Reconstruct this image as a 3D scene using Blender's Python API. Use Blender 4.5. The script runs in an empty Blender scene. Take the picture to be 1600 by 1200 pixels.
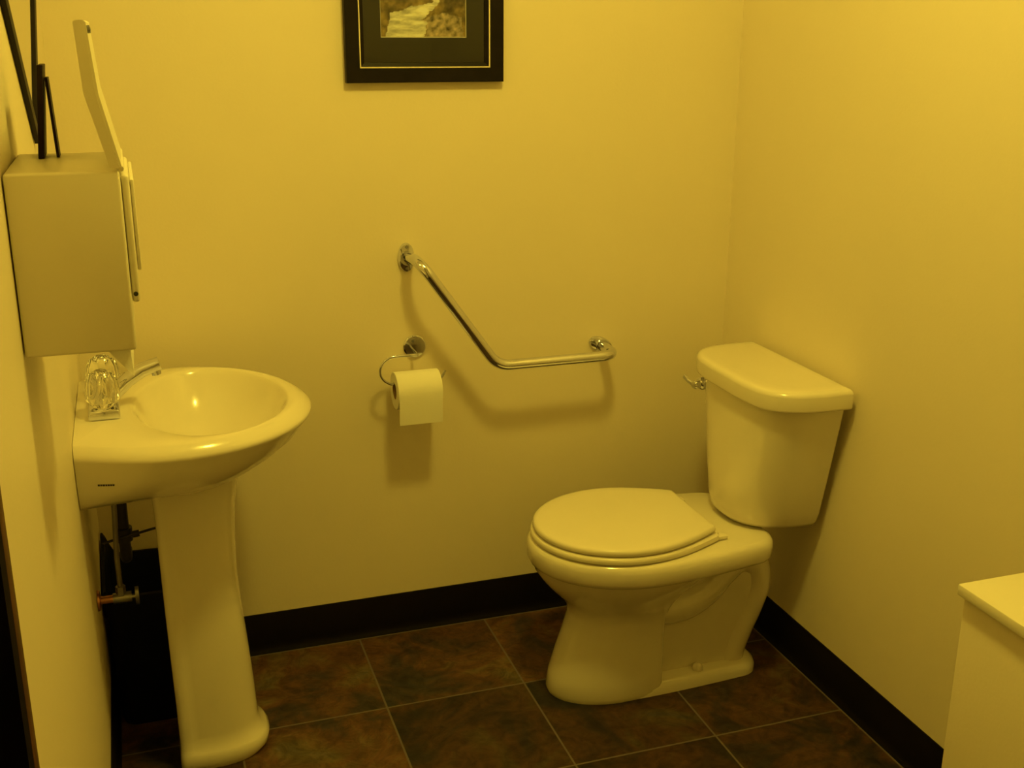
import bpy, bmesh, math, random
from mathutils import Vector, Matrix, noise
PI = math.pi
C = bpy.context.scene.collection
sc = bpy.context.scene
W = 1.579          # right wall
YF = -3.0          # wall behind the camera
ZC = 2.44          # ceiling

# ------------------------------------------------------------------ helpers
def tag(o, label=None, cat=None, group=None, kind=None):
    if label: o['label'] = label
    if cat: o['category'] = cat
    if group: o['group'] = group
    if kind: o['kind'] = kind
    return o

def root_loc(p):
    while p.parent: p = p.parent
    return p.location.copy()

def thing(name, label, cat, loc, group=None):
    o = bpy.data.objects.new(name, None); C.objects.link(o)
    o.empty_display_size = .05
    o.location = loc
    return tag(o, label, cat, group)

def obj(name, bm, mat, parent=None, ang=38, loc=None):
    """link a bmesh given in world coordinates as one mesh object"""
    bmesh.ops.remove_doubles(bm, verts=bm.verts, dist=3e-5)
    bmesh.ops.recalc_face_normals(bm, faces=bm.faces)
    me = bpy.data.meshes.new(name)
    off = root_loc(parent) if parent else Vector(loc or (0, 0, 0))
    bmesh.ops.translate(bm, verts=bm.verts, vec=-off)
    bm.to_mesh(me); bm.free()
    for p in me.polygons: p.use_smooth = True
    me.set_sharp_from_angle(angle=math.radians(ang))
    for m in (mat if isinstance(mat, (list, tuple)) else [mat]): me.materials.append(m)
    o = bpy.data.objects.new(name, me); C.objects.link(o)
    if parent: o.parent = parent
    else: o.location = off
    return o

def add_box(bm, a, b, bev=0, seg=2, M=None):
    t = bmesh.new()
    bmesh.ops.create_cube(t, size=1)
    for v in t.verts:
        v.co = Vector([(a[i] + b[i]) / 2 + v.co[i] * (b[i] - a[i]) for i in range(3)])
    if bev: bmesh.ops.bevel(t, geom=t.edges[:], offset=bev, segments=seg, profile=.5, affect='EDGES')
    if M: bmesh.ops.transform(t, matrix=M, verts=t.verts)
    merge(bm, t)

def merge(bm, t):
    me = bpy.data.meshes.new('tmp'); t.to_mesh(me); t.free()
    bm.from_mesh(me); bpy.data.meshes.remove(me)

def box(a, b, bev=0, seg=2, M=None):
    bm = bmesh.new(); add_box(bm, a, b, bev, seg, M); return bm

def loft(bm, loops, cap0=True, cap1=True, closed=True):
    vs = [[bm.verts.new(p) for p in L] for L in loops]
    n = len(vs[0])
    for a, b in zip(vs, vs[1:]):
        for i in range(n if closed else n - 1):
            j = (i + 1) % n
            bm.faces.new((a[i], a[j], b[j], b[i]))
    if cap0: bm.faces.new(vs[0][::-1])
    if cap1: bm.faces.new(vs[-1])

def frames(pts, up=None):
    """parallel-transported frames along a polyline"""
    out = []; T0 = (pts[1] - pts[0]).normalized()
    r = up or (Vector((0, 0, 1)) if abs(T0.z) < .9 else Vector((1, 0, 0)))
    r = (r - T0 * r.dot(T0)).normalized()
    for i in range(len(pts)):
        if i == 0: T = (pts[1] - pts[0])
        elif i == len(pts) - 1: T = pts[-1] - pts[-2]
        else: T = (pts[i + 1] - pts[i]).normalized() + (pts[i] - pts[i - 1]).normalized()
        T.normalize()
        r = (r - T * r.dot(T)).normalized()
        out.append((r.copy(), T.cross(r)))
    return out

def add_tube(bm, pts, rad, n=16, rads=None, sq=(1, 1), up=None):
    pts = [Vector(p) for p in pts]; fr = frames(pts, up); loops = []
    for i, p in enumerate(pts):
        R = rads[i] if rads else rad
        a, b = fr[i]
        loops.append([p + a * (R * sq[0] * math.cos(2 * PI * k / n)) + b * (R * sq[1] * math.sin(2 * PI * k / n)) for k in range(n)])
    loft(bm, loops)

def fillet(pts, r, seg=8):
    """round the inner corners of a polyline"""
    pts = [Vector(p) for p in pts]; out = [pts[0]]
    for i in range(1, len(pts) - 1):
        rr = r[i - 1] if isinstance(r, (list, tuple)) else r
        a = (pts[i - 1] - pts[i]); b = (pts[i + 1] - pts[i])
        A = a.normalized(); B = b.normalized()
        ang = A.angle(B); d = min(rr / math.tan(ang / 2), a.length * .48, b.length * .48)
        p0 = pts[i] + A * d; p1 = pts[i] + B * d
        rc = d * math.tan(ang / 2)
        cen = pts[i] + (A + B).normalized() * (rc / math.sin(ang / 2))
        v0 = p0 - cen; v1 = p1 - cen; th = v0.angle(v1)
        for k in range(seg + 1):
            t = k / seg
            out.append(cen + (v0 * math.sin((1 - t) * th) + v1 * math.sin(t * th)) / math.sin(th))
    out.append(pts[-1]); return out

def catmull(pts, seg=6):
    P = [Vector(p) for p in pts]; P = [P[0] * 2 - P[1]] + P + [P[-1] * 2 - P[-2]]; out = []
    for i in range(1, len(P) - 2):
        for k in range(seg):
            t = k / seg
            out.append(.5 * ((2 * P[i]) + (P[i + 1] - P[i - 1]) * t + (2 * P[i - 1] - 5 * P[i] + 4 * P[i + 1] - P[i + 2]) * t * t + (3 * P[i] - P[i - 1] - 3 * P[i + 1] + P[i + 2]) * t ** 3))
    out.append(P[-2]); return out

def add_lathe(bm, prof, M, n=32):
    """profile of (radius, height) revolved about local z, placed by M"""
    loops = [[M @ Vector((r * math.cos(2 * PI * k / n), r * math.sin(2 * PI * k / n), h)) for k in range(n)] for r, h in prof]
    loft(bm, loops)

def axis_matrix(loc, axis):
    z = Vector(axis).normalized()
    return Matrix.Translation(Vector(loc)) @ z.to_track_quat('Z', 'Y').to_matrix().to_4x4()

def smooth(t): t = max(0, min(1, t)); return t * t * (3 - 2 * t)

def plan(ur, uf, uc, hw, hwr=None, r=0, rear_ellipse=False, N=40, nf=2.0):
    """closed outline (u,v): rear at ur, widest at uc, elliptical front to uf"""
    R = []; hwr = hw if hwr is None else hwr
    for i in range(N + 1):
        u = ur + (uf - ur) * (1 - math.cos(PI * i / N)) / 2
        if u >= uc: w = hw * max(0, 1 - ((u - uc) / (uf - uc)) ** nf) ** (1 / nf)
        elif rear_ellipse: w = hw * math.sqrt(max(0, 1 - ((uc - u) / (uc - ur)) ** 2))
        else:
            w = hwr + (hw - hwr) * math.sin(PI / 2 * max(0, (u - ur) / (uc - ur)))
            if r and u - ur < r: w = w - r + math.sqrt(max(0, r * r - (r - (u - ur)) ** 2))
        R.append((u, max(w, 1e-5)))
    return R + [(u, -w) for u, w in reversed(R)]

# ------------------------------------------------------------------ materials
def mat(name, col, rough=.5, metal=0, bump=0, bscale=200, var=0, vscale=6, spec=.5, coat=0, bdist=.001):
    m = bpy.data.materials.new(name); m.use_nodes = True
    nt = m.node_tree; b = nt.nodes['Principled BSDF']
    b.inputs['Base Color'].default_value = (*col, 1); b.inputs['Roughness'].default_value = rough
    b.inputs['Metallic'].default_value = metal; b.inputs['Specular IOR Level'].default_value = spec
    b.inputs['Coat Weight'].default_value = coat; b.inputs['Coat Roughness'].default_value = .04
    tc = nt.nodes.new('ShaderNodeTexCoord')
    if var:
        n = nt.nodes.new('ShaderNodeTexNoise'); n.inputs['Scale'].default_value = vscale; n.inputs['Detail'].default_value = 4
        nt.links.new(tc.outputs['Object'], n.inputs['Vector'])
        r = nt.nodes.new('ShaderNodeValToRGB'); nt.links.new(n.outputs['Fac'], r.inputs['Fac'])
        r.color_ramp.elements[0].position = .3; r.color_ramp.elements[1].position = .7
        r.color_ramp.elements[0].color = (*[c * (1 - var) for c in col], 1); r.color_ramp.elements[1].color = (*[min(1, c * (1 + var)) for c in col], 1)
        nt.links.new(r.outputs['Color'], b.inputs['Base Color'])
    if bump:
        n = nt.nodes.new('ShaderNodeTexNoise'); n.inputs['Scale'].default_value = bscale; n.inputs['Detail'].default_value = 3
        nt.links.new(tc.outputs['Object'], n.inputs['Vector'])
        bp = nt.nodes.new('ShaderNodeBump'); bp.inputs['Strength'].default_value = bump; bp.inputs['Distance'].default_value = bdist
        nt.links.new(n.outputs['Fac'], bp.inputs['Height']); nt.links.new(bp.outputs['Normal'], b.inputs['Normal'])
    return m

WALL = mat('wall_paint', (.87, .775, .63), .45, bump=.25, bscale=160, var=.015, vscale=3, spec=.35)
CEIL = mat('ceiling_paint', (.86, .79, .68), .8, bump=.2, bscale=90)
PORC = mat('white_porcelain', (.88, .815, .70), .2, var=.01, spec=.5, coat=.8)
SEAT = mat('white_plastic_seat', (.90, .83, .71), .24, var=.01)
CHROME = mat('polished_chrome', (.72, .74, .88), .10, 1, var=.03, vscale=20)
DULL = mat('dull_grey_metal', (.34, .34, .38), .35, 1, var=.15, vscale=30)
DARKPIPE = mat('dark_pipe', (.035, .035, .05), .5, .2, var=.2, vscale=30)
COPPER = mat('copper_pipe', (.55, .27, .16), .35, 1, var=.15, vscale=40)
PAPER = mat('tissue_paper', (.90, .87, .82), .9, bump=.3, bscale=420)
CARD = mat('cardboard_core', (.35, .23, .13), .9, var=.1)
BASE = mat('black_vinyl', (.007, .005, .007), .5, var=.2, spec=.12)
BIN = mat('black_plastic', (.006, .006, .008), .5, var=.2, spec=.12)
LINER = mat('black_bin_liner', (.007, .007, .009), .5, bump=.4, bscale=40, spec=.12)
ENAMEL = mat('white_enamel_metal', (.84, .78, .66), .32, var=.02, bump=.05, bscale=300)
WHITEP = mat('white_laminate', (.88, .82, .70), .35, var=.01)
BLACKW = mat('black_wood', (.010, .007, .009), .45, var=.25, vscale=30, bump=.1, bscale=80, spec=.15)
ESPRESSO = mat('dark_brown_wood', (.014, .007, .006), .5, var=.3, vscale=25, spec=.12)
GOLD = mat('gold_fillet', (.92, .82, .62), .4, .2, var=.08, vscale=60)
MAT = mat('charcoal_mat_board', (.034, .031, .034), .85, var=.08, vscale=50, bump=.1, bscale=300)
BEVEL = mat('white_mat_core', (.75, .70, .62), .8, var=.02)
GREY = mat('dark_rubber', (.03, .03, .03), .6, var=.1)
CASING = mat('stained_door_casing', (.10, .045, .018), .5, var=.3, vscale=18, spec=.2)
DOORM = mat('dark_stained_door', (.006, .004, .004), .7, var=.3, vscale=12, spec=.05)
INK = mat('dark_print', (.05, .04, .03), .6, var=.1)

def mirror_glass():
    m = mat('mirror_glass', (.82, .82, .80), .015, 1, var=.005); return m
MIRROR = mirror_glass()

def clear_acrylic():
    m = bpy.data.materials.new('clear_acrylic'); m.use_nodes = True
    b = m.node_tree.nodes['Principled BSDF']
    b.inputs['Base Color'].default_value = (.97, .97, .96, 1); b.inputs['Roughness'].default_value = .03
    b.inputs['IOR'].default_value = 1.42; b.inputs['Transmission Weight'].default_value = 1
    nt = m.node_tree; n = nt.nodes.new('ShaderNodeTexNoise'); n.inputs['Scale'].default_value = 70
    tc = nt.nodes.new('ShaderNodeTexCoord'); nt.links.new(tc.outputs['Object'], n.inputs['Vector'])
    bp = nt.nodes.new('ShaderNodeBump'); bp.inputs['Strength'].default_value = .15; bp.inputs['Distance'].default_value = .001
    nt.links.new(n.outputs['Fac'], bp.inputs['Height']); nt.links.new(bp.outputs['Normal'], b.inputs['Normal'])
    return m
ACRYLIC = clear_acrylic()

def pane_glass():
    m = bpy.data.materials.new('picture_glass'); m.use_nodes = True; nt = m.node_tree
    for n in list(nt.nodes): nt.nodes.remove(n)
    o = nt.nodes.new('ShaderNodeOutputMaterial'); mx = nt.nodes.new('ShaderNodeMixShader')
    t = nt.nodes.new('ShaderNodeBsdfTransparent'); g = nt.nodes.new('ShaderNodeBsdfGlossy'); g.inputs['Roughness'].default_value = .03
    f = nt.nodes.new('ShaderNodeFresnel'); f.inputs['IOR'].default_value = 1.45
    nt.links.new(f.outputs[0], mx.inputs[0]); nt.links.new(t.outputs[0], mx.inputs[1]); nt.links.new(g.outputs[0], mx.inputs[2])
    nt.links.new(mx.outputs[0], o.inputs[0]); return m
GLASS = pane_glass()

def lamp_mat(E):
    m = bpy.data.materials.new('glowing_lamp_glass'); m.use_nodes = True; nt = m.node_tree
    b = nt.nodes['Principled BSDF']; b.inputs['Base Color'].default_value = (.8, .75, .6, 1)
    b.inputs['Emission Color'].default_value = (1.0, .77, .09, 1); b.inputs['Emission Strength'].default_value = E
    return m

TILE = .33; TA = .5859; TD = -.3333
def slate():
    m = bpy.data.materials.new('slate_look_tile'); m.use_nodes = True; nt = m.node_tree; L = nt.links
    N = lambda t, **k: nt.nodes.new(t)
    b = nt.nodes['Principled BSDF']; tc = N('ShaderNodeTexCoord')
    mp = N('ShaderNodeMapping'); mp.vector_type = 'POINT'
    mp.inputs['Scale'].default_value = (1 / TILE, 1 / TILE, 1)
    mp.inputs['Location'].default_value = (-TA / TILE + 20, -TD / TILE + 20, 0)
    L.new(tc.outputs['Object'], mp.inputs['Vector'])
    sx = N('ShaderNodeSeparateXYZ'); L.new(mp.outputs[0], sx.inputs[0])
    def math_(op, a, bb=None):
        n = N('ShaderNodeMath'); n.operation = op
        if isinstance(a, (int, float)): n.inputs[0].default_value = a
        else: L.new(a, n.inputs[0])
        if bb is not None:
            if isinstance(bb, (int, float)): n.inputs[1].default_value = bb
            else: L.new(bb, n.inputs[1])
        return n.outputs[0]
    def edge(v):
        f = math_('FRACT', v); return math_('MINIMUM', f, math_('SUBTRACT', 1, f))
    e = math_('MINIMUM', edge(sx.outputs[0]), edge(sx.outputs[1]))
    so = N('ShaderNodeSeparateXYZ'); L.new(tc.outputs['Object'], so.inputs[0])
    bead = math_('MAXIMUM', math_('GREATER_THAN', so.outputs[1], -.0165), math_('GREATER_THAN', so.outputs[0], W - .0165))
    g = math_('MAXIMUM', math_('LESS_THAN', e, .0068), bead)
    cell = N('ShaderNodeCombineXYZ'); L.new(math_('FLOOR', sx.outputs[0]), cell.inputs[0]); L.new(math_('FLOOR', sx.outputs[1]), cell.inputs[1])
    wn = N('ShaderNodeTexWhiteNoise'); L.new(cell.outputs[0], wn.inputs['Vector'])
    add = N('ShaderNodeVectorMath'); add.operation = 'MULTIPLY_ADD'
    L.new(wn.outputs['Color'], add.inputs[0]); add.inputs[1].default_value = (9, 9, 9); L.new(tc.outputs['Object'], add.inputs[2])
    def noise_(s, d, rough=.6, dist=0):
        n = N('ShaderNodeTexNoise'); n.inputs['Scale'].default_value = s; n.inputs['Detail'].default_value = d
        n.inputs['Roughness'].default_value = rough; n.inputs['Distortion'].default_value = dist
        L.new(add.outputs[0], n.inputs['Vector']); return n.outputs['Fac']
    def ramp(f, st):
        r = N('ShaderNodeValToRGB'); L.new(f, r.inputs[0]); els = r.color_ramp.elements
        while len(els) < len(st): els.new(.5)
        for el, (p, c) in zip(els, st): el.position = p; el.color = (*c, 1)
        return r.outputs[0]
    base = ramp(noise_(5.5, 6, .62, .8), [(.28, (.019, .022, .030)), (.42, (.040, .029, .026)), (.53, (.098, .046, .024)), (.64, (.110, .080, .040)), (.76, (.056, .060, .058))])
    streak = ramp(noise_(22, 5, .7, 1.5), [(.35, (.55, .55, .55)), (.65, (1.35, 1.3, 1.25))])
    mul = N('ShaderNodeMix'); mul.data_type = 'RGBA'; mul.blend_type = 'MULTIPLY'; mul.inputs[0].default_value = 1
    L.new(base, mul.inputs[6]); L.new(streak, mul.inputs[7])
    br = math_("MULTIPLY_ADD", wn.outputs["Value"], .85); br.node.inputs[2].default_value = .52
    mul2 = N('ShaderNodeVectorMath'); mul2.operation = 'SCALE'; L.new(mul.outputs[2], mul2.inputs[0]); L.new(br, mul2.inputs['Scale'])
    mx = N('ShaderNodeMix'); mx.data_type = 'RGBA'; L.new(g, mx.inputs[0]); L.new(mul2.outputs[0], mx.inputs[6]); mx.inputs[7].default_value = (.150, .120, .100, 1)
    L.new(mx.outputs[2], b.inputs['Base Color'])
    b.inputs['Roughness'].default_value = .5; b.inputs['Specular IOR Level'].default_value = .3
    h = math_('SUBTRACT', noise_(30, 6), math_('MULTIPLY', g, .6))
    bp = N('ShaderNodeBump'); bp.inputs['Strength'].default_value = .35; bp.inputs['Distance'].default_value = .003
    L.new(h, bp.inputs['Height']); L.new(bp.outputs[0], b.inputs['Normal'])
    return m
SLATE = slate()

# ------------------------------------------------------------------ the room
def struct(name, bm, m, label=None, ang=38):
    o = obj(name, bm, m, None, ang); o['kind'] = 'structure'
    if label: o['label'] = label
    return o
T = .1
struct('floor', box((-T, YF - T, -T), (W + T, T, 0)), SLATE, 'dark slate look tile floor')
struct('ceiling', box((-T, YF - T, ZC), (W + T, T, ZC + T)), CEIL, 'pale flat ceiling')
struct('wall_back', box((-T, 0, 0), (W + T, T, ZC)), WALL, 'cream painted wall with grab bar and picture')
struct('wall_right', box((W, YF - T, 0), (W + T, 0, ZC)), WALL, 'cream painted wall behind the toilet tank')
struct('wall_front', box((0, YF - T, 0), (W, YF, ZC)), WALL, 'cream painted wall behind the viewer')
DY0, DY1, DZ = -2.44, -1.632, 2.03           # doorway in the left wall
bm = bmesh.new()
add_box(bm, (-T, DY1, 0), (0, 0, ZC)); add_box(bm, (-T, YF, 0), (0, DY0, ZC)); add_box(bm, (-T, DY0, DZ), (0, DY1, ZC))
struct('wall_left', bm, WALL, 'cream painted wall behind the sink')
struct('door_1', box((-.085, DY0 + .019, .006), (-.045, DY1 - .019, DZ - .02), .002), DOORM, 'dark stained door set in the left wall')
bm = bmesh.new()
add_box(bm, (0, DY1 + .016, 0), (.012, DY1 + .045, DZ + .045), .003)
add_box(bm, (0, DY0 - .045, 0), (.012, DY0 + .006, DZ + .045), .003)
add_box(bm, (0, DY0 + .006, DZ - .006), (.012, DY1 - .006, DZ + .045), .003)
jb = bmesh.new()
add_box(jb, (-.0995, DY1 - .016, 0), (.0115, DY1 + .0155, DZ - .017)); add_box(jb, (-.0995, DY0 + .0005, 0), (-.001, DY0 + .016, DZ - .017)); add_box(jb, (-.0995, DY0 + .0005, DZ - .0165), (-.001, DY1 - .0165, DZ - .0005))
struct('trim_2', jb, DOORM, 'near-black door jamb lining the doorway in the left wall')
struct('trim_1', bm, CASING, 'dark brown wooden door casing on the left wall')

BH = .1057
def baseboard(p0, p1, inward):
    """coved vinyl base along p0-p1"""
    p0 = Vector(p0); p1 = Vector(p1); n = Vector(inward)
    prof = [(.0, .0), (.012, .0), (.0115, .002), (.0075, .006), (.0045, .014), (.0035, .024), (.0035, BH - .002), (.0025, BH), (0, BH)]
    bm = bmesh.new()
    loft(bm, [[p + n * a + Vector((0, 0, z)) for a, z in prof] for p in (p0, p1)])
    return bm
BOXX, BOXY = W - .30, -1.306
struct('baseboard_back', baseboard((0, 0, 0), (W, 0, 0), (0, -1, 0)), BASE, 'black vinyl base along the back wall')
struct('baseboard_right', baseboard((W, -.004, 0), (W, BOXY, 0), (-1, 0, 0)), BASE, 'black vinyl base along the right wall')
struct('baseboard_left', baseboard((0, -.004, 0), (0, DY1 + .045, 0), (1, 0, 0)), BASE, 'black vinyl base along the left wall')

# ceiling lamp (above the frame)
LX, LY = .80, -1.12
t = thing('ceiling_light', 'round flush ceiling lamp with a warm glowing glass dome above the room', 'lamp', (LX, LY, ZC))
bm = bmesh.new(); add_lathe(bm, [(.0, 0), (.125, 0), (.125, -.018), (.118, -.024), (0, -.024)], Matrix.Translation((LX, LY, ZC))); obj('lamp_base', bm, ENAMEL, t)
bm = bmesh.new(); add_lathe(bm, [(.11 * math.cos(a), -.0245 - .075 * math.sin(a)) for a in [PI / 2 * k / 10 for k in range(10)]] + [(.001, -.0995)], Matrix.Translation((LX, LY, ZC)))
obj('lamp_dome', bm, lamp_mat(112), t)

# ------------------------------------------------------------------ toilet
YT = -.385
def tw(u, v, z): return Vector((W - u, YT + v, z))
def tl(pl, z): return [tw(u, v, z) for u, v in pl]
toilet = thing('toilet', 'white two piece toilet with closed seat against the right wall', 'toilet', (W - .35, YT, 0))
bm = bmesh.new()
# pedestal front and bowl
rings = [  # z, rear, front, widest, half width, rear half width, corner radius
    (0.000, .372, .620, .47, .096, .090, .008), (.012, .371, .6245, .47, .100, .092, .01), (.05, .371, .618, .47, .0985, .091, .01),
    (.10, .370, .602, .47, .097, .088, .01), (.15, .368, .584, .47, .094, .084, .012), (.19, .362, .572, .47, .094, .082, .014),
    (.215, .352, .574, .46, .100, .085, .02), (.24, .335, .590, .45, .115, .092, .03), (.265, .315, .616, .44, .135, .10, .03),
    (.29, .295, .637, .43, .153, .11, .03), (.315, .275, .653, .43, .169, .12, .03), (.345, .26, .660, .43, .178, .13, .03)]
loft(bm, [tl(plan(a, b, c, h, hr, r), z) for z, a, b, c, h, hr, r in rings])
# rim and deck slab
slab = [(.328, .012), (.334, .004), (.342, .0), (.366, -.001), (.376, .001), (.382, .005), (.385, .012)]
loft(bm, [tl(plan(.125 + d, .668 - d, .43, .189 - d, .150 - d, .045), z) for z, d in slab])
# base flange behind the front block
fl = [(0, 0), (.016, .0), (.026, .004), (.032, .012)]
loft(bm, [tl(plan(.105 + d, .46, .43, .0955 - d, .080 - d, .045), z) for z, d in fl])
# web between the limbs of the trap
web = [(.38, .02), (.38, .33), (.16, .33), (.105, .27), (.090, .21), (.122, .13), (.150, .06), (.150, .02)]
loft(bm, [[tw(u, v, z) for u, z in web] for v in (-.052, .052)])
# trapway
pts = [tw(p[0], 0, p[1]) for p in catmull([Vector((a, b, 0)) for a, b in [(.42, .225), (.36, .200), (.30, .198), (.245, .222), (.20, .262), (.158, .286), (.116, .268), (.106, .218), (.122, .160), (.145, .105), (.163, .05), (.165, .012)]], 6)]
n = len(pts); rad = [.058 - .014 * smooth(i / n * 2) for i in range(n)]
add_tube(bm, pts, .045, 20, rads=rad, sq=(1, 1.45), up=Vector((0, 0, 1)))
bowl = obj('bowl', bm, PORC, toilet, 50)
# floor bolt cap
bm = bmesh.new(); add_lathe(bm, [(.013, 0), (.013, .004), (.011, .010), (.006, .014), (.0005, .015)], Matrix.Translation(tw(.27, -.068, .033)), 20)
obj('bolt_cap', bm, SEAT, toilet)

# tank
def tplan(hw, ub, uf, nf=3.2): return plan(ub, uf, ub + .004, hw, hw - .002, 0, N=40, nf=nf)
bm = bmesh.new()
tk = [(.386, .105, .17, 2.4), (.392, .120, .190, 2.4), (.405, .132, .202, 2.4), (.43, .141, .206, 2.5), (.50, .156, .205, 2.8), (.58, .173, .202, 3.1), (.66, .189, .198, 3.5), (.703, .197, .196, 3.8)]
loft(bm, [tl(tplan(h, .022, uf, nf), z) for z, h, uf, nf in tk])
tank = obj('tank', bm, PORC, toilet, 50)
bm = bmesh.new()
ld = [(.699, .010, 0), (.7003, .003, 0), (.7025, .0005, 0), (.706, 0, 0), (.7335, -.0005, 0), (.7365, 0, 0), (.7410, .0025, 0), (.7440, .0065, 0), (.7456, .012, 0), (.7464, .020, 0), (.7468, .04, 0)]
loft(bm, [tl(plan(.014 + d * .6, .214 - d, .016 + d * .6, .213 - d, .211 - d, 0, nf=3.9), z) for z, d, _ in ld])
obj('tank_lid', bm, PORC, toilet, 50)
# flush lever
lv = tw(.184, .152, .667)
bm = bmesh.new(); add_lathe(bm, [(.0155, 0), (.0155, .004), (.0135, .009), (.010, .012), (.009, .020), (.0105, .024), (.008, .0285), (.0005, .030)], axis_matrix(tw(.180, .152, .667), (-1, -.25, 0)), 24)
lev = obj('flush_lever', bm, CHROME, toilet)
bm = bmesh.new(); add_tube(bm, [tw(.203, .150, .667), tw(.210, .165, .671), tw(.213, .183, .679)], .005, 12, rads=[.0048, .004, .0052], sq=(1.3, .7))
obj('lever_arm', bm, CHROME, lev)

# seat ring and lid
def seat_plan(d=0, ur=.268, uf=.655, hw=.176, hr=.112): return plan(ur + d, uf - d, .455, hw - d, hr - d, .005)
bm = bmesh.new()
inner = [(u, v) for u, v in plan(.36, .60, .47, .115, rear_ellipse=True)]
o_ = [(.3872, .006), (.389, .001), (.394, 0), (.400, .001), (.4025, .005)]
loops = [tl(seat_plan(d, .262, .660, .180, .120), z) for z, d in o_]
loops += [tl(inner, .4025), tl(inner, .3872)]
loops.append(loops[0]); loft(bm, loops, False, False)
seat = obj('seat', bm, SEAT, toilet, 50)
bm = bmesh.new()
l_ = [(.4050, .007), (.4065, .002), (.411, 0), (.417, .001), (.4205, .005), (.4222, .012), (.4228, .03)]
loft(bm, [tl(seat_plan(d), z) for z, d in l_])
lid = obj('seat_lid', bm, SEAT, toilet, 50)
for s in (-1, 1):
    bm = bmesh.new()
    a = tw(.264, s * .094, .386); b = tw(.240, s * .118, .396)
    add_box(bm, [min(a[i], b[i]) for i in range(3)], [max(a[i], b[i]) for i in range(3)], .003)
    add_tube(bm, [tw(.263, s * .088, .397), tw(.263, s * .108, .397)], .0045, 12)
    obj('hinge', bm, SEAT, toilet)

# ------------------------------------------------------------------ sink on pedestal
YS = -.345
def sl(pl, z): return [Vector((x + .001, YS + v, z)) for x, v in pl]
sink = thing('pedestal_sink', 'white pedestal sink with a deep oval basin on the left wall', 'sink', (.16, YS, 0))
bm = bmesh.new()
so = [(.638, .262, .100, .110), (.640, .29, .135, .15), (.648, .315, .165, .180), (.665, .342, .196, .195), (.69, .380, .226, .203), (.715, .412, .246, .207),
      (.736, .428, .256, .209), (.746, .4375, .261, .211), (.7515, .4425, .2640, .212), (.7555, .4445, .2652, .212), (.7595, .4435, .2645, .211), (.764, .440, .262, .209), (.771, .431, .256, .204), (.776, .422, .250, .199), (.7788, .415, .245, .195)]
loops = [sl(plan(0, tp, .17, hw, bw, .0, N=48), z) for z, tp, hw, bw in so]
inn = [(.7792, .098, .402, .2185), (.7778, .1015, .3985, .2150), (.7745, .1045, .3955, .2115), (.768, .108, .392, .2075), (.755, .113, .386, .201), (.735, .121, .376, .190), (.71, .132, .360, .173), (.688, .148, .335, .148), (.673, .17, .308, .118), (.664, .20, .285, .07), (.661, .222, .262, .022)]
loops += [sl(plan(a, b, .238, h, rear_ellipse=True, N=48), z) for z, a, b, h in inn]
loft(bm, loops)
basin = obj('basin', bm, PORC, sink, 45)
bm = bmesh.new(); add_lathe(bm, [(.0, 0), (.021, 0), (.021, .002), (.016, .004), (.013, .0025), (.0, .002)], Matrix.Translation((.236, YS, .6608)), 24)
obj('drain_ring', bm, CHROME, sink)
# small printed mark on the near side of the basin
pm = bmesh.new()
def surf(x, z):   # near outer side of the basin at height z
    for (z0, t0, h0, b0), (z1, t1, h1, b1) in zip(so, so[1:]):
        if z0 <= z <= z1:
            f = (z - z0) / (z1 - z0); h = h0 + (h1 - h0) * f; bw = b0 + (b1 - b0) * f
            return YS - (bw + (h - bw) * math.sin(PI / 2 * min(1, x / .17)))
    return YS - .2
xx = .036
for wd in (.0035, .003, .0042, .003, .0036, .003, .0034):
    q = []
    for (x, z) in ((xx, .7045), (xx + wd, .7045), (xx + wd, .7085), (xx, .7085)):
        q.append(pm.verts.new((x, surf(x, z) - .0006, z)))
    pm.faces.new(q); xx += wd + .0007
obj('printed_mark', pm, INK, basin)

# pedestal
bm = bmesh.new()
pd = [  # z, back, front, half width
    (0, .132, .306, .092), (.012, .130, .317, .097), (.030, .130, .3195, .0975), (.040, .131, .314, .094), (.050, .132, .306, .090), (.075, .132, .301, .088), (.15, .131, .298, .087),
    (.25, .129, .291, .085), (.35, .127, .283, .083), (.43, .126, .279, .082), (.52, .125, .279, .083), (.58, .124, .284, .088), (.62, .122, .293, .096), (.655, .12, .30, .105)]
def pedloop(b, f, h, z): return [Vector((x, YS + v, z)) for x, v in plan(b, f, b + (f - b) * .30, h, h * .97, .012, N=28, nf=2.7)]
def panel(L, b, z):      # shallow panel set between a back ridge and a lip at the foot
    k = smooth((z - .034) / .02) * (1 - smooth((z - .40) / .12))
    for v in L:
        t = smooth((v.x - b - .020) / .012) * k * .0038
        d = Vector((max(0, v.x - b - .06), v.y - YS, 0)).normalized()
        v -= d * t
    return L
loft(bm, [panel(pedloop(b, f, h, z), b, z) for z, b, f, h in pd])
obj('pedestal', bm, PORC, sink, 50)

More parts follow.
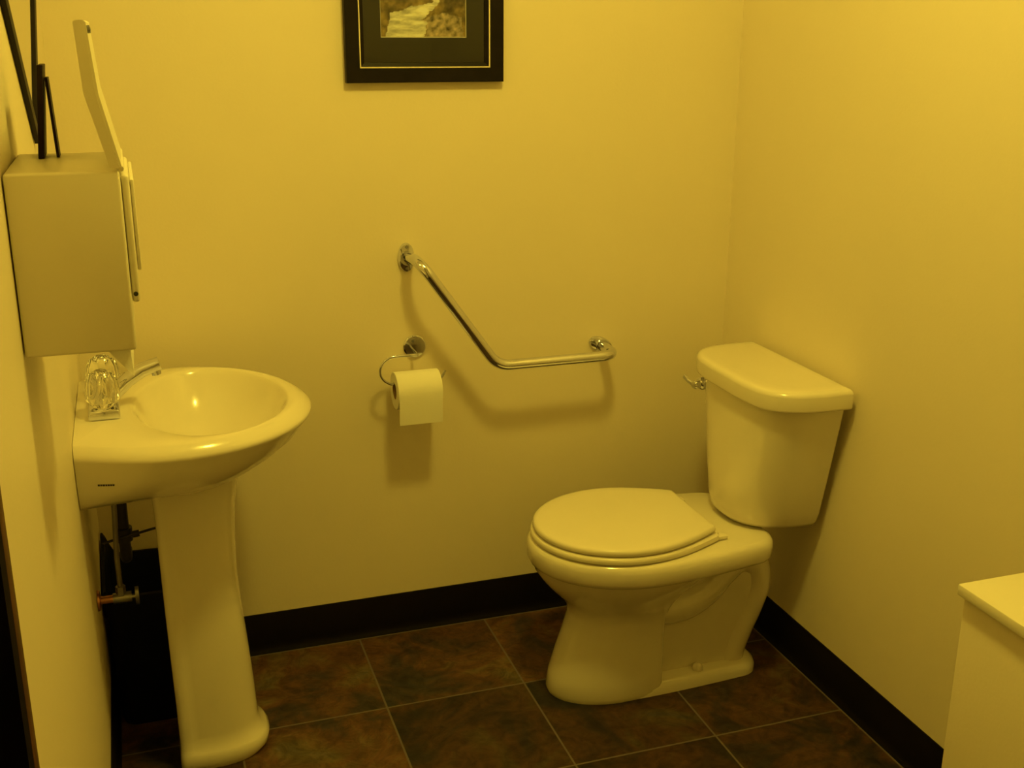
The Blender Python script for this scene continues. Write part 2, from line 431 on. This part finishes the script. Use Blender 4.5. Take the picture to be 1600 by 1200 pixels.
# faucet
fz = .7795; fy = YS + .0; FX = .054
bm = bmesh.new(); add_box(bm, (FX - .028, fy - .078, fz), (FX + .028, fy + .078, fz + .018), .004, 3)
faucet = obj('faucet', bm, CHROME, sink)
bm = bmesh.new()
sp = [(FX + .006, fy, fz + .012), (FX + .02, fy, fz + .030), (FX + .045, fy, fz + .052), (FX + .075, fy, fz + .070), (FX + .107, fy, fz + .080)]
add_tube(bm, sp, .012, 16, rads=[.021, .020, .0185, .0175, .0165], sq=(.8, 1.0))
add_tube(bm, [(FX + .096, fy, fz + .080), (FX + .100, fy, fz + .058)], .009, 16)
obj('spout', bm, CHROME, faucet)
def handle(y):
    bm = bmesh.new()
    n = 16; loops = []
    for r, h in [(.014, .0185), (.021, .022), (.0285, .032), (.0300, .050), (.0275, .070), (.020, .084), (.010, .090)]:
        loops.append([Vector((FX + r * (1 + .06 * (-1) ** k) * math.cos(2 * PI * k / n), y + r * (1 + .06 * (-1) ** k) * math.sin(2 * PI * k / n), fz + h)) for k in range(n)])
    loft(bm, loops)
    h_ = obj('handle', bm, ACRYLIC, faucet, 20); h_['label'] = 'clear faceted acrylic knob'
for y in (fy - .052, fy + .052): handle(y)
# drain tailpiece and pop-up rod under the basin
bm = bmesh.new()
add_tube(bm, fillet([(.062, YS + .045, .66), (.062, YS + .045, .43), (.062, YS + .11, .43)], .03), .0115, 16)
add_lathe(bm, [(.0, 0), (.017, 0), (.017, .028), (.0, .028)], Matrix.Translation((.062, YS + .045, .48)), 16)
drain = obj('drain_pipe', bm, DARKPIPE, sink)
bm = bmesh.new(); add_tube(bm, [(.020, YS + .03, .485), (.062, YS + .025, .495), (.16, YS + .02, .516)], .0028, 8)
add_lathe(bm, [(0, 0), (.007, 0), (.007, .014), (0, .014)], axis_matrix((.078, YS + .025, .499), (1, 0, .1)), 10)
obj('pop_up_rod', bm, DARKPIPE, sink)

# stop valve and riser
vx, vy, vz = .046, -.345, .375
valve = thing('shutoff_valve', 'small metal water shutoff valve on a copper stub under the sink', 'valve', (0, vy, vz))
bm = bmesh.new(); add_tube(bm, [(.001, vy, vz), (.034, vy, vz)], .008, 14)
add_lathe(bm, [(0, 0), (.022, 0), (.020, .004), (.009, .006), (0, .006)], axis_matrix((.001, vy, vz), (1, 0, 0)), 20)
o = obj('pipe_stub', bm, COPPER, valve); o['label'] = 'copper pipe stub'
bm = bmesh.new(); add_tube(bm, [(.030, vy, vz), (.066, vy, vz)], .011, 12); add_tube(bm, [(vx, vy, vz), (vx, vy, vz + .026)], .010, 6)
obj('valve_body', bm, DULL, valve)
bm = bmesh.new(); add_tube(bm, [(.064, vy, vz), (.074, vy, vz)], .005, 8); add_tube(bm, [(.073, vy, vz), (.080, vy, vz)], .015, 12, sq=(1.35, .8))
obj('valve_handle', bm, DULL, valve)
bm = bmesh.new(); add_tube(bm, catmull([(vx, vy, vz + .024), (vx, vy, vz + .10), (vx + .004, vy, .56), (vx + .006, vy, .6365)]), .0052, 10)
obj('riser_tube', bm, DULL, valve)

# black bin beneath the sink
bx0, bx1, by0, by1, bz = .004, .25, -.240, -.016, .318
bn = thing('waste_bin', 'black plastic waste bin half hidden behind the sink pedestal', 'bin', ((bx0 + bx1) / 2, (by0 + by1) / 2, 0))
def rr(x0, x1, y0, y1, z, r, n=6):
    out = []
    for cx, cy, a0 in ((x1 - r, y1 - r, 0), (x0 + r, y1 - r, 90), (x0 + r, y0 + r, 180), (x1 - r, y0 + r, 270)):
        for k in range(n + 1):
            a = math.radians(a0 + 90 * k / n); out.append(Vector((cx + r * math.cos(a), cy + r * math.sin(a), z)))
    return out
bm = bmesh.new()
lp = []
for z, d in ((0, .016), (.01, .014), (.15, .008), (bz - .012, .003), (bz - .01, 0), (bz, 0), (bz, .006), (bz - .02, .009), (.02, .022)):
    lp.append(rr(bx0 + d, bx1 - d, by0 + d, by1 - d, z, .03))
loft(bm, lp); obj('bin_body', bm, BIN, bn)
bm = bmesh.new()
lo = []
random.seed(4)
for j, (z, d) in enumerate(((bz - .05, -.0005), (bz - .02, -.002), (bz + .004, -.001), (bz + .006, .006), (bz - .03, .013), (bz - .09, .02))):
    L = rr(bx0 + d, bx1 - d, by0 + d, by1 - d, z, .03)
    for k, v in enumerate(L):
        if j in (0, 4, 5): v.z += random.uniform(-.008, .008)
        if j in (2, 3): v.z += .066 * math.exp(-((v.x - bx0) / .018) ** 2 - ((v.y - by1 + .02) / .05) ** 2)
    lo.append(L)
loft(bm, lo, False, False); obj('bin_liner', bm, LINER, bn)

# ------------------------------------------------------------------ paper towel dispenser
dy0, dy1, dx, dz0, dz1 = -1.15, -.925, .127, 1.103, 1.3185
disp = thing('towel_dispenser', 'white metal paper towel dispenser with its lid raised above the sink', 'dispenser', (0, -.99, dz0))
bm = bmesh.new(); add_box(bm, (.0015, dy0, dz0), (dx, dy1, dz1), .004, 3); obj('dispenser_body', bm, ENAMEL, disp)
bm = bmesh.new()
add_box(bm, (dx + .0005, dy0 + .008, 1.160), (dx + .0095, dy1 - .008, dz1 - .006), .004, 3)
add_box(bm, (dx + .0100, dy0 + .014, 1.198), (dx + .0145, dy1 - .014, dz1 - .012), .002, 2)
fc = obj('front_cover', bm, ENAMEL, disp)
bm = bmesh.new(); add_lathe(bm, [(0, 0), (.0028, 0), (.0028, .0012), (0, .0016)], axis_matrix((dx + .005, dy0 + .0079, 1.171), (0, -1, 0)), 12); obj('screw', bm, GREY, fc)
# lid leaning back toward the wall, hinged on the front top edge
bm = bmesh.new()
def prism(bm, poly, y0, y1): loft(bm, [[Vector((x, y, z)) for x, z in poly] for y in (y0, y1)])
prism(bm, [(.1285, 1.3200), (.1305, 1.3200), (.1125, 1.404), (.1065, 1.482), (.1040, 1.484), (.1095, 1.404)], dy0 + .003, dy1 - .003)
flg = [(.1275, 1.3212), (.117, 1.322), (.0965, 1.405), (.093, 1.482), (.096, 1.4845), (.104, 1.484), (.1095, 1.404)]
prism(bm, flg, dy0, dy0 + .004); prism(bm, flg, dy1 - .004, dy1)
lidd = obj('dispenser_lid', bm, ENAMEL, disp, 25)
bm = bmesh.new(); add_lathe(bm, [(0, 0), (.0045, 0), (.0045, .004), (0, .005)], axis_matrix((.1062, dy0 + .02, 1.474), (1, 0, .1)), 14)
o = obj('lock', bm, DULL, lidd)
bm = bmesh.new(); add_tube(bm, [(.129, dy0 + .004, 1.320), (.129, dy1 - .004, 1.320)], .003, 10); obj('hinge', bm, ENAMEL, disp)

# towel hanging from the slot
tp = bmesh.new()
def sheet(bm, quad, n=8, bulge=.004):
    a, b, c, d = [Vector(q) for q in quad]; g = []
    for i in range(n + 1):
        row = []
        for j in range(n + 1):
            s, t_ = i / n, j / n
            p = (a * (1 - s) + b * s) * (1 - t_) + (d * (1 - s) + c * s) * t_
            p = p + Vector((bulge * math.sin(PI * s) * math.sin(PI * t_), 0, 0)); row.append(bm.verts.new(p))
        g.append(row)
    for i in range(n):
        for j in range(n): bm.faces.new((g[i][j], g[i + 1][j], g[i + 1][j + 1], g[i][j + 1]))
sheet(tp, ((.090, -1.125, dz0 - .001), (.1185, -1.120, dz0 - .001), (.1212, -1.122, dz0 - .041), (.1190, -1.123, dz0 - .038)), bulge=.0005)
sheet(tp, ((.1185, -1.120, dz0 - .001), (.1262, -1.00, dz0 - .001), (.1195, -1.01, dz0 - .052), (.1212, -1.122, dz0 - .041)), bulge=.001)
tw_ = obj('paper_towel', tp, PAPER, None, 60, loc=(.11, -1.0, dz0 - .03))
tag(tw_, 'white folded paper towel poking out under the dispenser', 'paper towel')

# little easel-backed frame standing on the dispenser, seen edge-on
pf = thing('tabletop_frame', 'small dark tabletop photo frame standing edge-on on the towel dispenser', 'photo frame', (.045, -.94, dz1))
def shear(bm):
    for v in bm.verts: v.co.x += (v.co.z - dz1) * .09
bm = bmesh.new(); add_box(bm, (.0315, -1.0, dz1 + .0005), (.0385, -.935, dz1 + .1135), .001); shear(bm); obj('frame', bm, ESPRESSO, pf)
bm = bmesh.new()
loft(bm, [[Vector((x, y, z)) for x, y in ((x0, -.985), (x0 + .0035, -.985), (x0 + .0035, -.95), (x0, -.95))] for x0, z in ((.0485, dz1 + .098), (.0525, dz1 + .0005))])
obj('easel_strut', bm, ESPRESSO, pf)

# six-sided mirror on the left wall
my, mz, mr = -.575, 1.30, .40
def hexa(s): 
    h = mr * s; sl_ = .66
    c = mz + sl_ * mr + .2
    P = [(0, mz), (mr, mz + sl_ * mr), (mr, mz + sl_ * mr + .40), (0, mz + 2 * sl_ * mr + .40), (-mr, mz + sl_ * mr + .40), (-mr, mz + sl_ * mr)]
    cz = mz + sl_ * mr + .2
    return [(my + y * s, cz + (z - cz) * s) for y, z in P]
mirror = thing('wall_mirror', 'black framed mirror with a pointed lower edge on the left wall', 'mirror', (0, my, mz))
bm = bmesh.new()
so_, si_ = 1.0, .945
def hx(s, x): return [Vector((x, y, z)) for y, z in hexa(s)]
L = [hx(so_, .001), hx(so_, .008), hx(.99, .009), hx(si_ + .008, .009), hx(si_, .008), hx(si_, .001)]
L.append(L[0]); loft(bm, L, False, False); obj('mirror_frame', bm, BLACKW, mirror, 25)
bm = bmesh.new(); loft(bm, [hx(si_ - .0005, .0015), hx(si_ - .0005, .0045)]); obj('mirror_pane', bm, MIRROR, mirror, 25)

# ------------------------------------------------------------------ framed picture
px0, px1, pz0, pz1 = .606, .965, 1.363, 1.833
pic = thing('framed_picture', 'black framed river landscape picture hanging on the back wall', 'picture', ((px0 + px1) / 2, 0, pz0))
def rect(d, y): return [Vector((px0 + d, y, pz0 + d)), Vector((px1 - d, y, pz0 + d)), Vector((px1 - d, y, pz1 - d)), Vector((px0 + d, y, pz1 - d))]
def ring(prof, name, m, par):
    bm = bmesh.new(); L = [rect(d, y) for d, y in prof]; L.append(L[0]); loft(bm, L, False, False); return obj(name, bm, m, par, 20)
fr = ring([(0, -.001), (0, -.019), (.002, -.021), (.030, -.016), (.0308, -.014), (.0308, -.001)], 'picture_frame', BLACKW, pic)
ring([(.031, -.001), (.031, -.0165), (.0335, -.0165), (.0335, -.001)], 'gold_fillet', GOLD, pic)
ring([(.0337, -.001), (.0337, -.014), (.042, -.010), (.042, -.001)], 'inner_frame', BLACKW, pic)
mo = .0425
bm = bmesh.new(); MX0, MX1, MZ0, MZ1 = .687, .882, 1.458, 1.742
def rect2(x0, x1, z0, z1, y): return [Vector((x0, y, z0)), Vector((x1, y, z0)), Vector((x1, y, z1)), Vector((x0, y, z1))]
L = [rect(mo, -.0055), rect2(MX0, MX1, MZ0, MZ1, -.0055), rect2(MX0, MX1, MZ0, MZ1, -.003), rect(mo, -.003)]; L.append(L[0])
loft(bm, L, False, False); mb = obj('mat_board', bm, MAT, pic, 20)
bm = bmesh.new(); L = [rect2(MX0 + .0002, MX1 - .0002, MZ0 + .0002, MZ1 - .0002, -.0055), rect2(MX0 + .0018, MX1 - .0018, MZ0 + .0018, MZ1 - .0018, -.0035), rect2(MX0 + .0002, MX1 - .0002, MZ0 + .0002, MZ1 - .0002, -.0035)]
L.append(L[0]); loft(bm, L, False, False); obj('mat_bevel', bm, BEVEL, mb, 20)
# the printed landscape: colours stored on a fine grid
NX, NZ = 96, 140
bm = bmesh.new(); g = [[bm.verts.new((MX0 + .001 + (MX1 - MX0 - .002) * i / NX, -.0028, MZ0 + .001 + (MZ1 - MZ0 - .002) * j / NZ)) for j in range(NZ + 1)] for i in range(NX + 1)]
for i in range(NX):
    for j in range(NZ): bm.faces.new((g[i][j], g[i + 1][j], g[i + 1][j + 1], g[i][j + 1]))
def print_mat():
    m = bpy.data.materials.new('landscape_print'); m.use_nodes = True; nt = m.node_tree; b = nt.nodes['Principled BSDF']
    a = nt.nodes.new('ShaderNodeAttribute'); a.attribute_name = 'print_colour'; nt.links.new(a.outputs['Color'], b.inputs['Base Color'])
    b.inputs['Roughness'].default_value = .6; return m
pr = obj('landscape_print', bm, print_mat(), pic)
def inpoly(x, y, P):
    r = False
    for (x0, y0), (x1, y1) in zip(P, P[1:] + P[:1]):
        if (y0 > y) != (y1 > y) and x < (x1 - x0) * (y - y0) / (y1 - y0) + x0: r = not r
    return r
# u right, v up in picture widths (0..1, 0..1.46)
RIV = [(.05, 0), (.115, .22), (.115, .26), (.34, .33), (.60, .375), (.62, .40), (.52, .55), (.48, .75), (.56, .75), (.66, .56), (.70, .40), (.66, .36), (.60, .30), (.57, .26), (.50, .22), (.48, .19), (.55, .17), (.53, .08), (.50, 0)]
ROCK = [(.52, .0), (.55, .14), (.50, .19), (.58, .24), (.75, .26), (.95, .22), (.97, 0)]
ca = pr.data.color_attributes.new('print_colour', 'FLOAT_COLOR', 'POINT')
off = pr.location
for k, v in enumerate(pr.data.vertices):
    wx = v.co.x + pic.location.x; wz = v.co.z + pic.location.z
    u = (wx - MX0) / (MX1 - MX0); q = (wz - MZ0) / (MX1 - MX0)
    n1 = noise.fractal(Vector((u * 7, q * 7, 0)), .8, 2.1, 5); n2 = noise.fractal(Vector((u * 16, q * 16, 4)), .7, 2.1, 4); n3 = noise.noise(Vector((u * 3, q * 3, 9)))
    uj, qj = u + .025 * n2, q + .02 * n1
    if inpoly(uj, qj, RIV): c = Vector((.95, .92, .82)) * (.85 + .5 * noise.fractal(Vector((u * 5, q * 22, 2)), .7, 2, 4))
    elif inpoly(uj, qj, ROCK): c = Vector((.52, .42, .30)) * (.85 + .8 * n2)
    else:
        c = Vector((.075, .055, .035)).lerp(Vector((.36, .26, .11)), max(0, min(1, .5 + .8 * n1 + .4 * n3)))
        c *= (1 + .6 * n2)
        if q > 1.12 + .1 * n1: c = c.lerp(Vector((.55, .55, .45)), .7)
    ca.data[k].color = (max(.02, c.x), max(.015, c.y), max(.01, c.z), 1)
bm = bmesh.new(); add_box(bm, (px0 + mo, -.0075, pz0 + mo), (px1 - mo, -.0065, pz1 - mo)); obj('glass_pane', bm, GLASS, pic)

# ------------------------------------------------------------------ grab bar
gb = thing('grab_bar', 'polished steel angled grab bar on the back wall beside the toilet', 'grab bar', (.98, 0, .71))
GY = -.106
path = fillet([(.7345, -.004, .970), (.7370, GY, .9795), (.923, GY, .7180), (1.2285, GY, .7180), (1.230, -.004, .7165)], [.042, .06, .040], 12)
bm = bmesh.new(); add_tube(bm, path, .0128, 20); obj('bar', bm, CHROME, gb)
def flange(x, z, rot, a, b):
    bm = bmesh.new(); n = 40; L = []
    cr, sr = math.cos(rot), math.sin(rot)
    for s, y in ((1, -.001), (1, -.005), (.93, -.0085), (.62, -.011), (.55, -.018), (.02, -.018)):
        P = []
        for k in range(n):
            t_ = 2 * PI * k / n; ss = max(.02, s)
            rx, rz = (a * ss * math.cos(t_), b * ss * math.sin(t_)) if s > .63 else (.0165 * (1 if s > .5 else .05) * math.cos(t_), .0165 * (1 if s > .5 else .05) * math.sin(t_))
            P.append(Vector((x + rx * cr - rz * sr, y, z + rx * sr + rz * cr)))
        L.append(P)
    loft(bm, L); f = obj('flange', bm, CHROME, gb, 30)
    for sgn in (-1, 1):
        bm = bmesh.new(); cx = x - sr * sgn * b * .74; cz = z + cr * sgn * b * .74
        add_lathe(bm, [(0, 0), (.0042, 0), (.0038, .0018), (0, .0026)], axis_matrix((cx, -.0085, cz), (0, -1, 0)), 14)
        obj('screw', bm, DULL, f)
flange(.7325, .969, 0, .0195, .0345)
flange(1.230, .7165, math.radians(62), .0195, .0345)

# ------------------------------------------------------------------ toilet paper holder and roll
hy = -.067
hold = thing('toilet_paper_holder', 'chrome wire toilet paper holder with round rose on the back wall', 'toilet paper holder', (.748, 0, .753))
bm = bmesh.new(); add_lathe(bm, [(0, 0), (.0275, 0), (.0275, .004), (.025, .0065), (.0, .0075)], axis_matrix((.748, -.001, .7535), (0, -1, 0)), 40)
rose = obj('rose', bm, CHROME, hold, 30)
bm = bmesh.new(); add_lathe(bm, [(0, 0), (.004, 0), (.0035, .0015), (0, .002)], axis_matrix((.744, -.0082, .768), (0, -1, 0)), 14); obj('screw', bm, DULL, rose)
arc = [(.742, -.007, .7475), (.742, hy + .012, .7475), (.730, hy, .750), (.690, hy, .7505)]
cx, cz, rx, rz = .687, .7165, .0375, .034
arc += [(cx + rx * math.cos(a), hy, cz + rz * math.sin(a)) for a in [math.radians(105 + 150 * k / 14) for k in range(15)]]
arc += [(.690, hy, .6835), (.76, hy, .6830), (.788, hy, .6850), (.799, hy, .6945), (.806, hy, .7065)]
bm = bmesh.new(); add_tube(bm, catmull(arc, 3), .0030, 12); obj('wire_arm', bm, CHROME, hold, 50)
RX0, RX1, ra, ri = .682, .788, .0445, .0190
ryc, rzc = hy, .6830 + .003 - ri + .0006
ryc = hy; rzc = .6830 - (ri - .0032)
roll = thing('toilet_paper_roll', 'white toilet paper roll with a loose end hanging on the wire holder', 'toilet paper', ((RX0 + RX1) / 2, ryc, rzc))
def ringx(x, r, n=48): return [Vector((x, ryc + r * math.cos(2 * PI * k / n), rzc + r * math.sin(2 * PI * k / n))) for k in range(n)]
bm = bmesh.new(); L = [ringx(RX0, ri + .0012), ringx(RX0, ra - .001), ringx(RX0 + .001, ra), ringx(RX1 - .001, ra), ringx(RX1, ra - .001), ringx(RX1, ri + .0012)]; L.append(L[0])
loft(bm, L, False, False); obj('paper_winding', bm, PAPER, roll, 40)
bm = bmesh.new(); L = [ringx(RX0 + .0005, ri), ringx(RX0 + .0005, ri + .0011), ringx(RX1 - .0005, ri + .0011), ringx(RX1 - .0005, ri)]; L.append(L[0]); loft(bm, L, False, False)
obj('cardboard_core', bm, CARD, roll, 40)
bm = bmesh.new(); rows = []
for k in range(22):
    if k < 9:
        a = math.radians(100 + 80 * k / 8); y = ryc + (ra + .0008) * math.cos(a); z = rzc + (ra + .0008) * math.sin(a)
    else:
        s = (k - 8) / 13; y = ryc - (ra + .0008) + .004 * s * s; z = rzc - .073 * s
    rows.append((y, z))
LL = [[Vector((RX0 + .0015, y, z)), Vector((RX1 - .0015, y, z)), Vector((RX1 - .0015, y - .0006, z)), Vector((RX0 + .0015, y - .0006, z))] for y, z in rows]
loft(bm, LL); obj('loose_end', bm, PAPER, roll, 60)

# ------------------------------------------------------------------ boxed ledge at lower right
lg = thing('low_cabinet', 'low white boxed cabinet with an overhanging top against the right wall', 'cabinet', (BOXX + .15, -1.65, 0))
bm = bmesh.new(); add_box(bm, (BOXX, -2.05, 0), (W - .0015, BOXY, .662), .002); obj('cabinet_body', bm, WALL, lg)
bm = bmesh.new(); add_box(bm, (BOXX - .012, -2.06, .6622), (W - .0015, BOXY - .006 + .010, .6812), .003); obj('cabinet_top', bm, WHITEP, lg)

# ------------------------------------------------------------------ camera
cam = bpy.data.cameras.new('camera'); co = bpy.data.objects.new('camera', cam); C.objects.link(co)
yaw, pit, roll_ = .3254582, .3032528, .0044466
F = Vector((math.sin(yaw) * math.cos(pit), math.cos(yaw) * math.cos(pit), -math.sin(pit)))
R = Vector((math.cos(yaw), -math.sin(yaw), 0)); U = R.cross(F)
R2 = R * math.cos(roll_) + U * math.sin(roll_); U2 = -R * math.sin(roll_) + U * math.cos(roll_)
M = Matrix((R2, U2, -F)).transposed().to_4x4(); M.translation = (.135017, -2.548147, 1.475984)
co.matrix_world = M
cam.sensor_width = 36; cam.lens = 1770.197 / 1600 * 36; cam.clip_start = .02
sc.camera = co

w = bpy.data.worlds.new('world'); sc.world = w; w.use_nodes = True
w.node_tree.nodes['Background'].inputs[0].default_value = (0, 0, 0, 1)
vs = sc.view_settings
sc.display_settings.display_device = 'sRGB'
vs.view_transform = 'Standard'; vs.look = 'None'; vs.gamma = 1; vs.use_curve_mapping = False
vs.exposure = 0
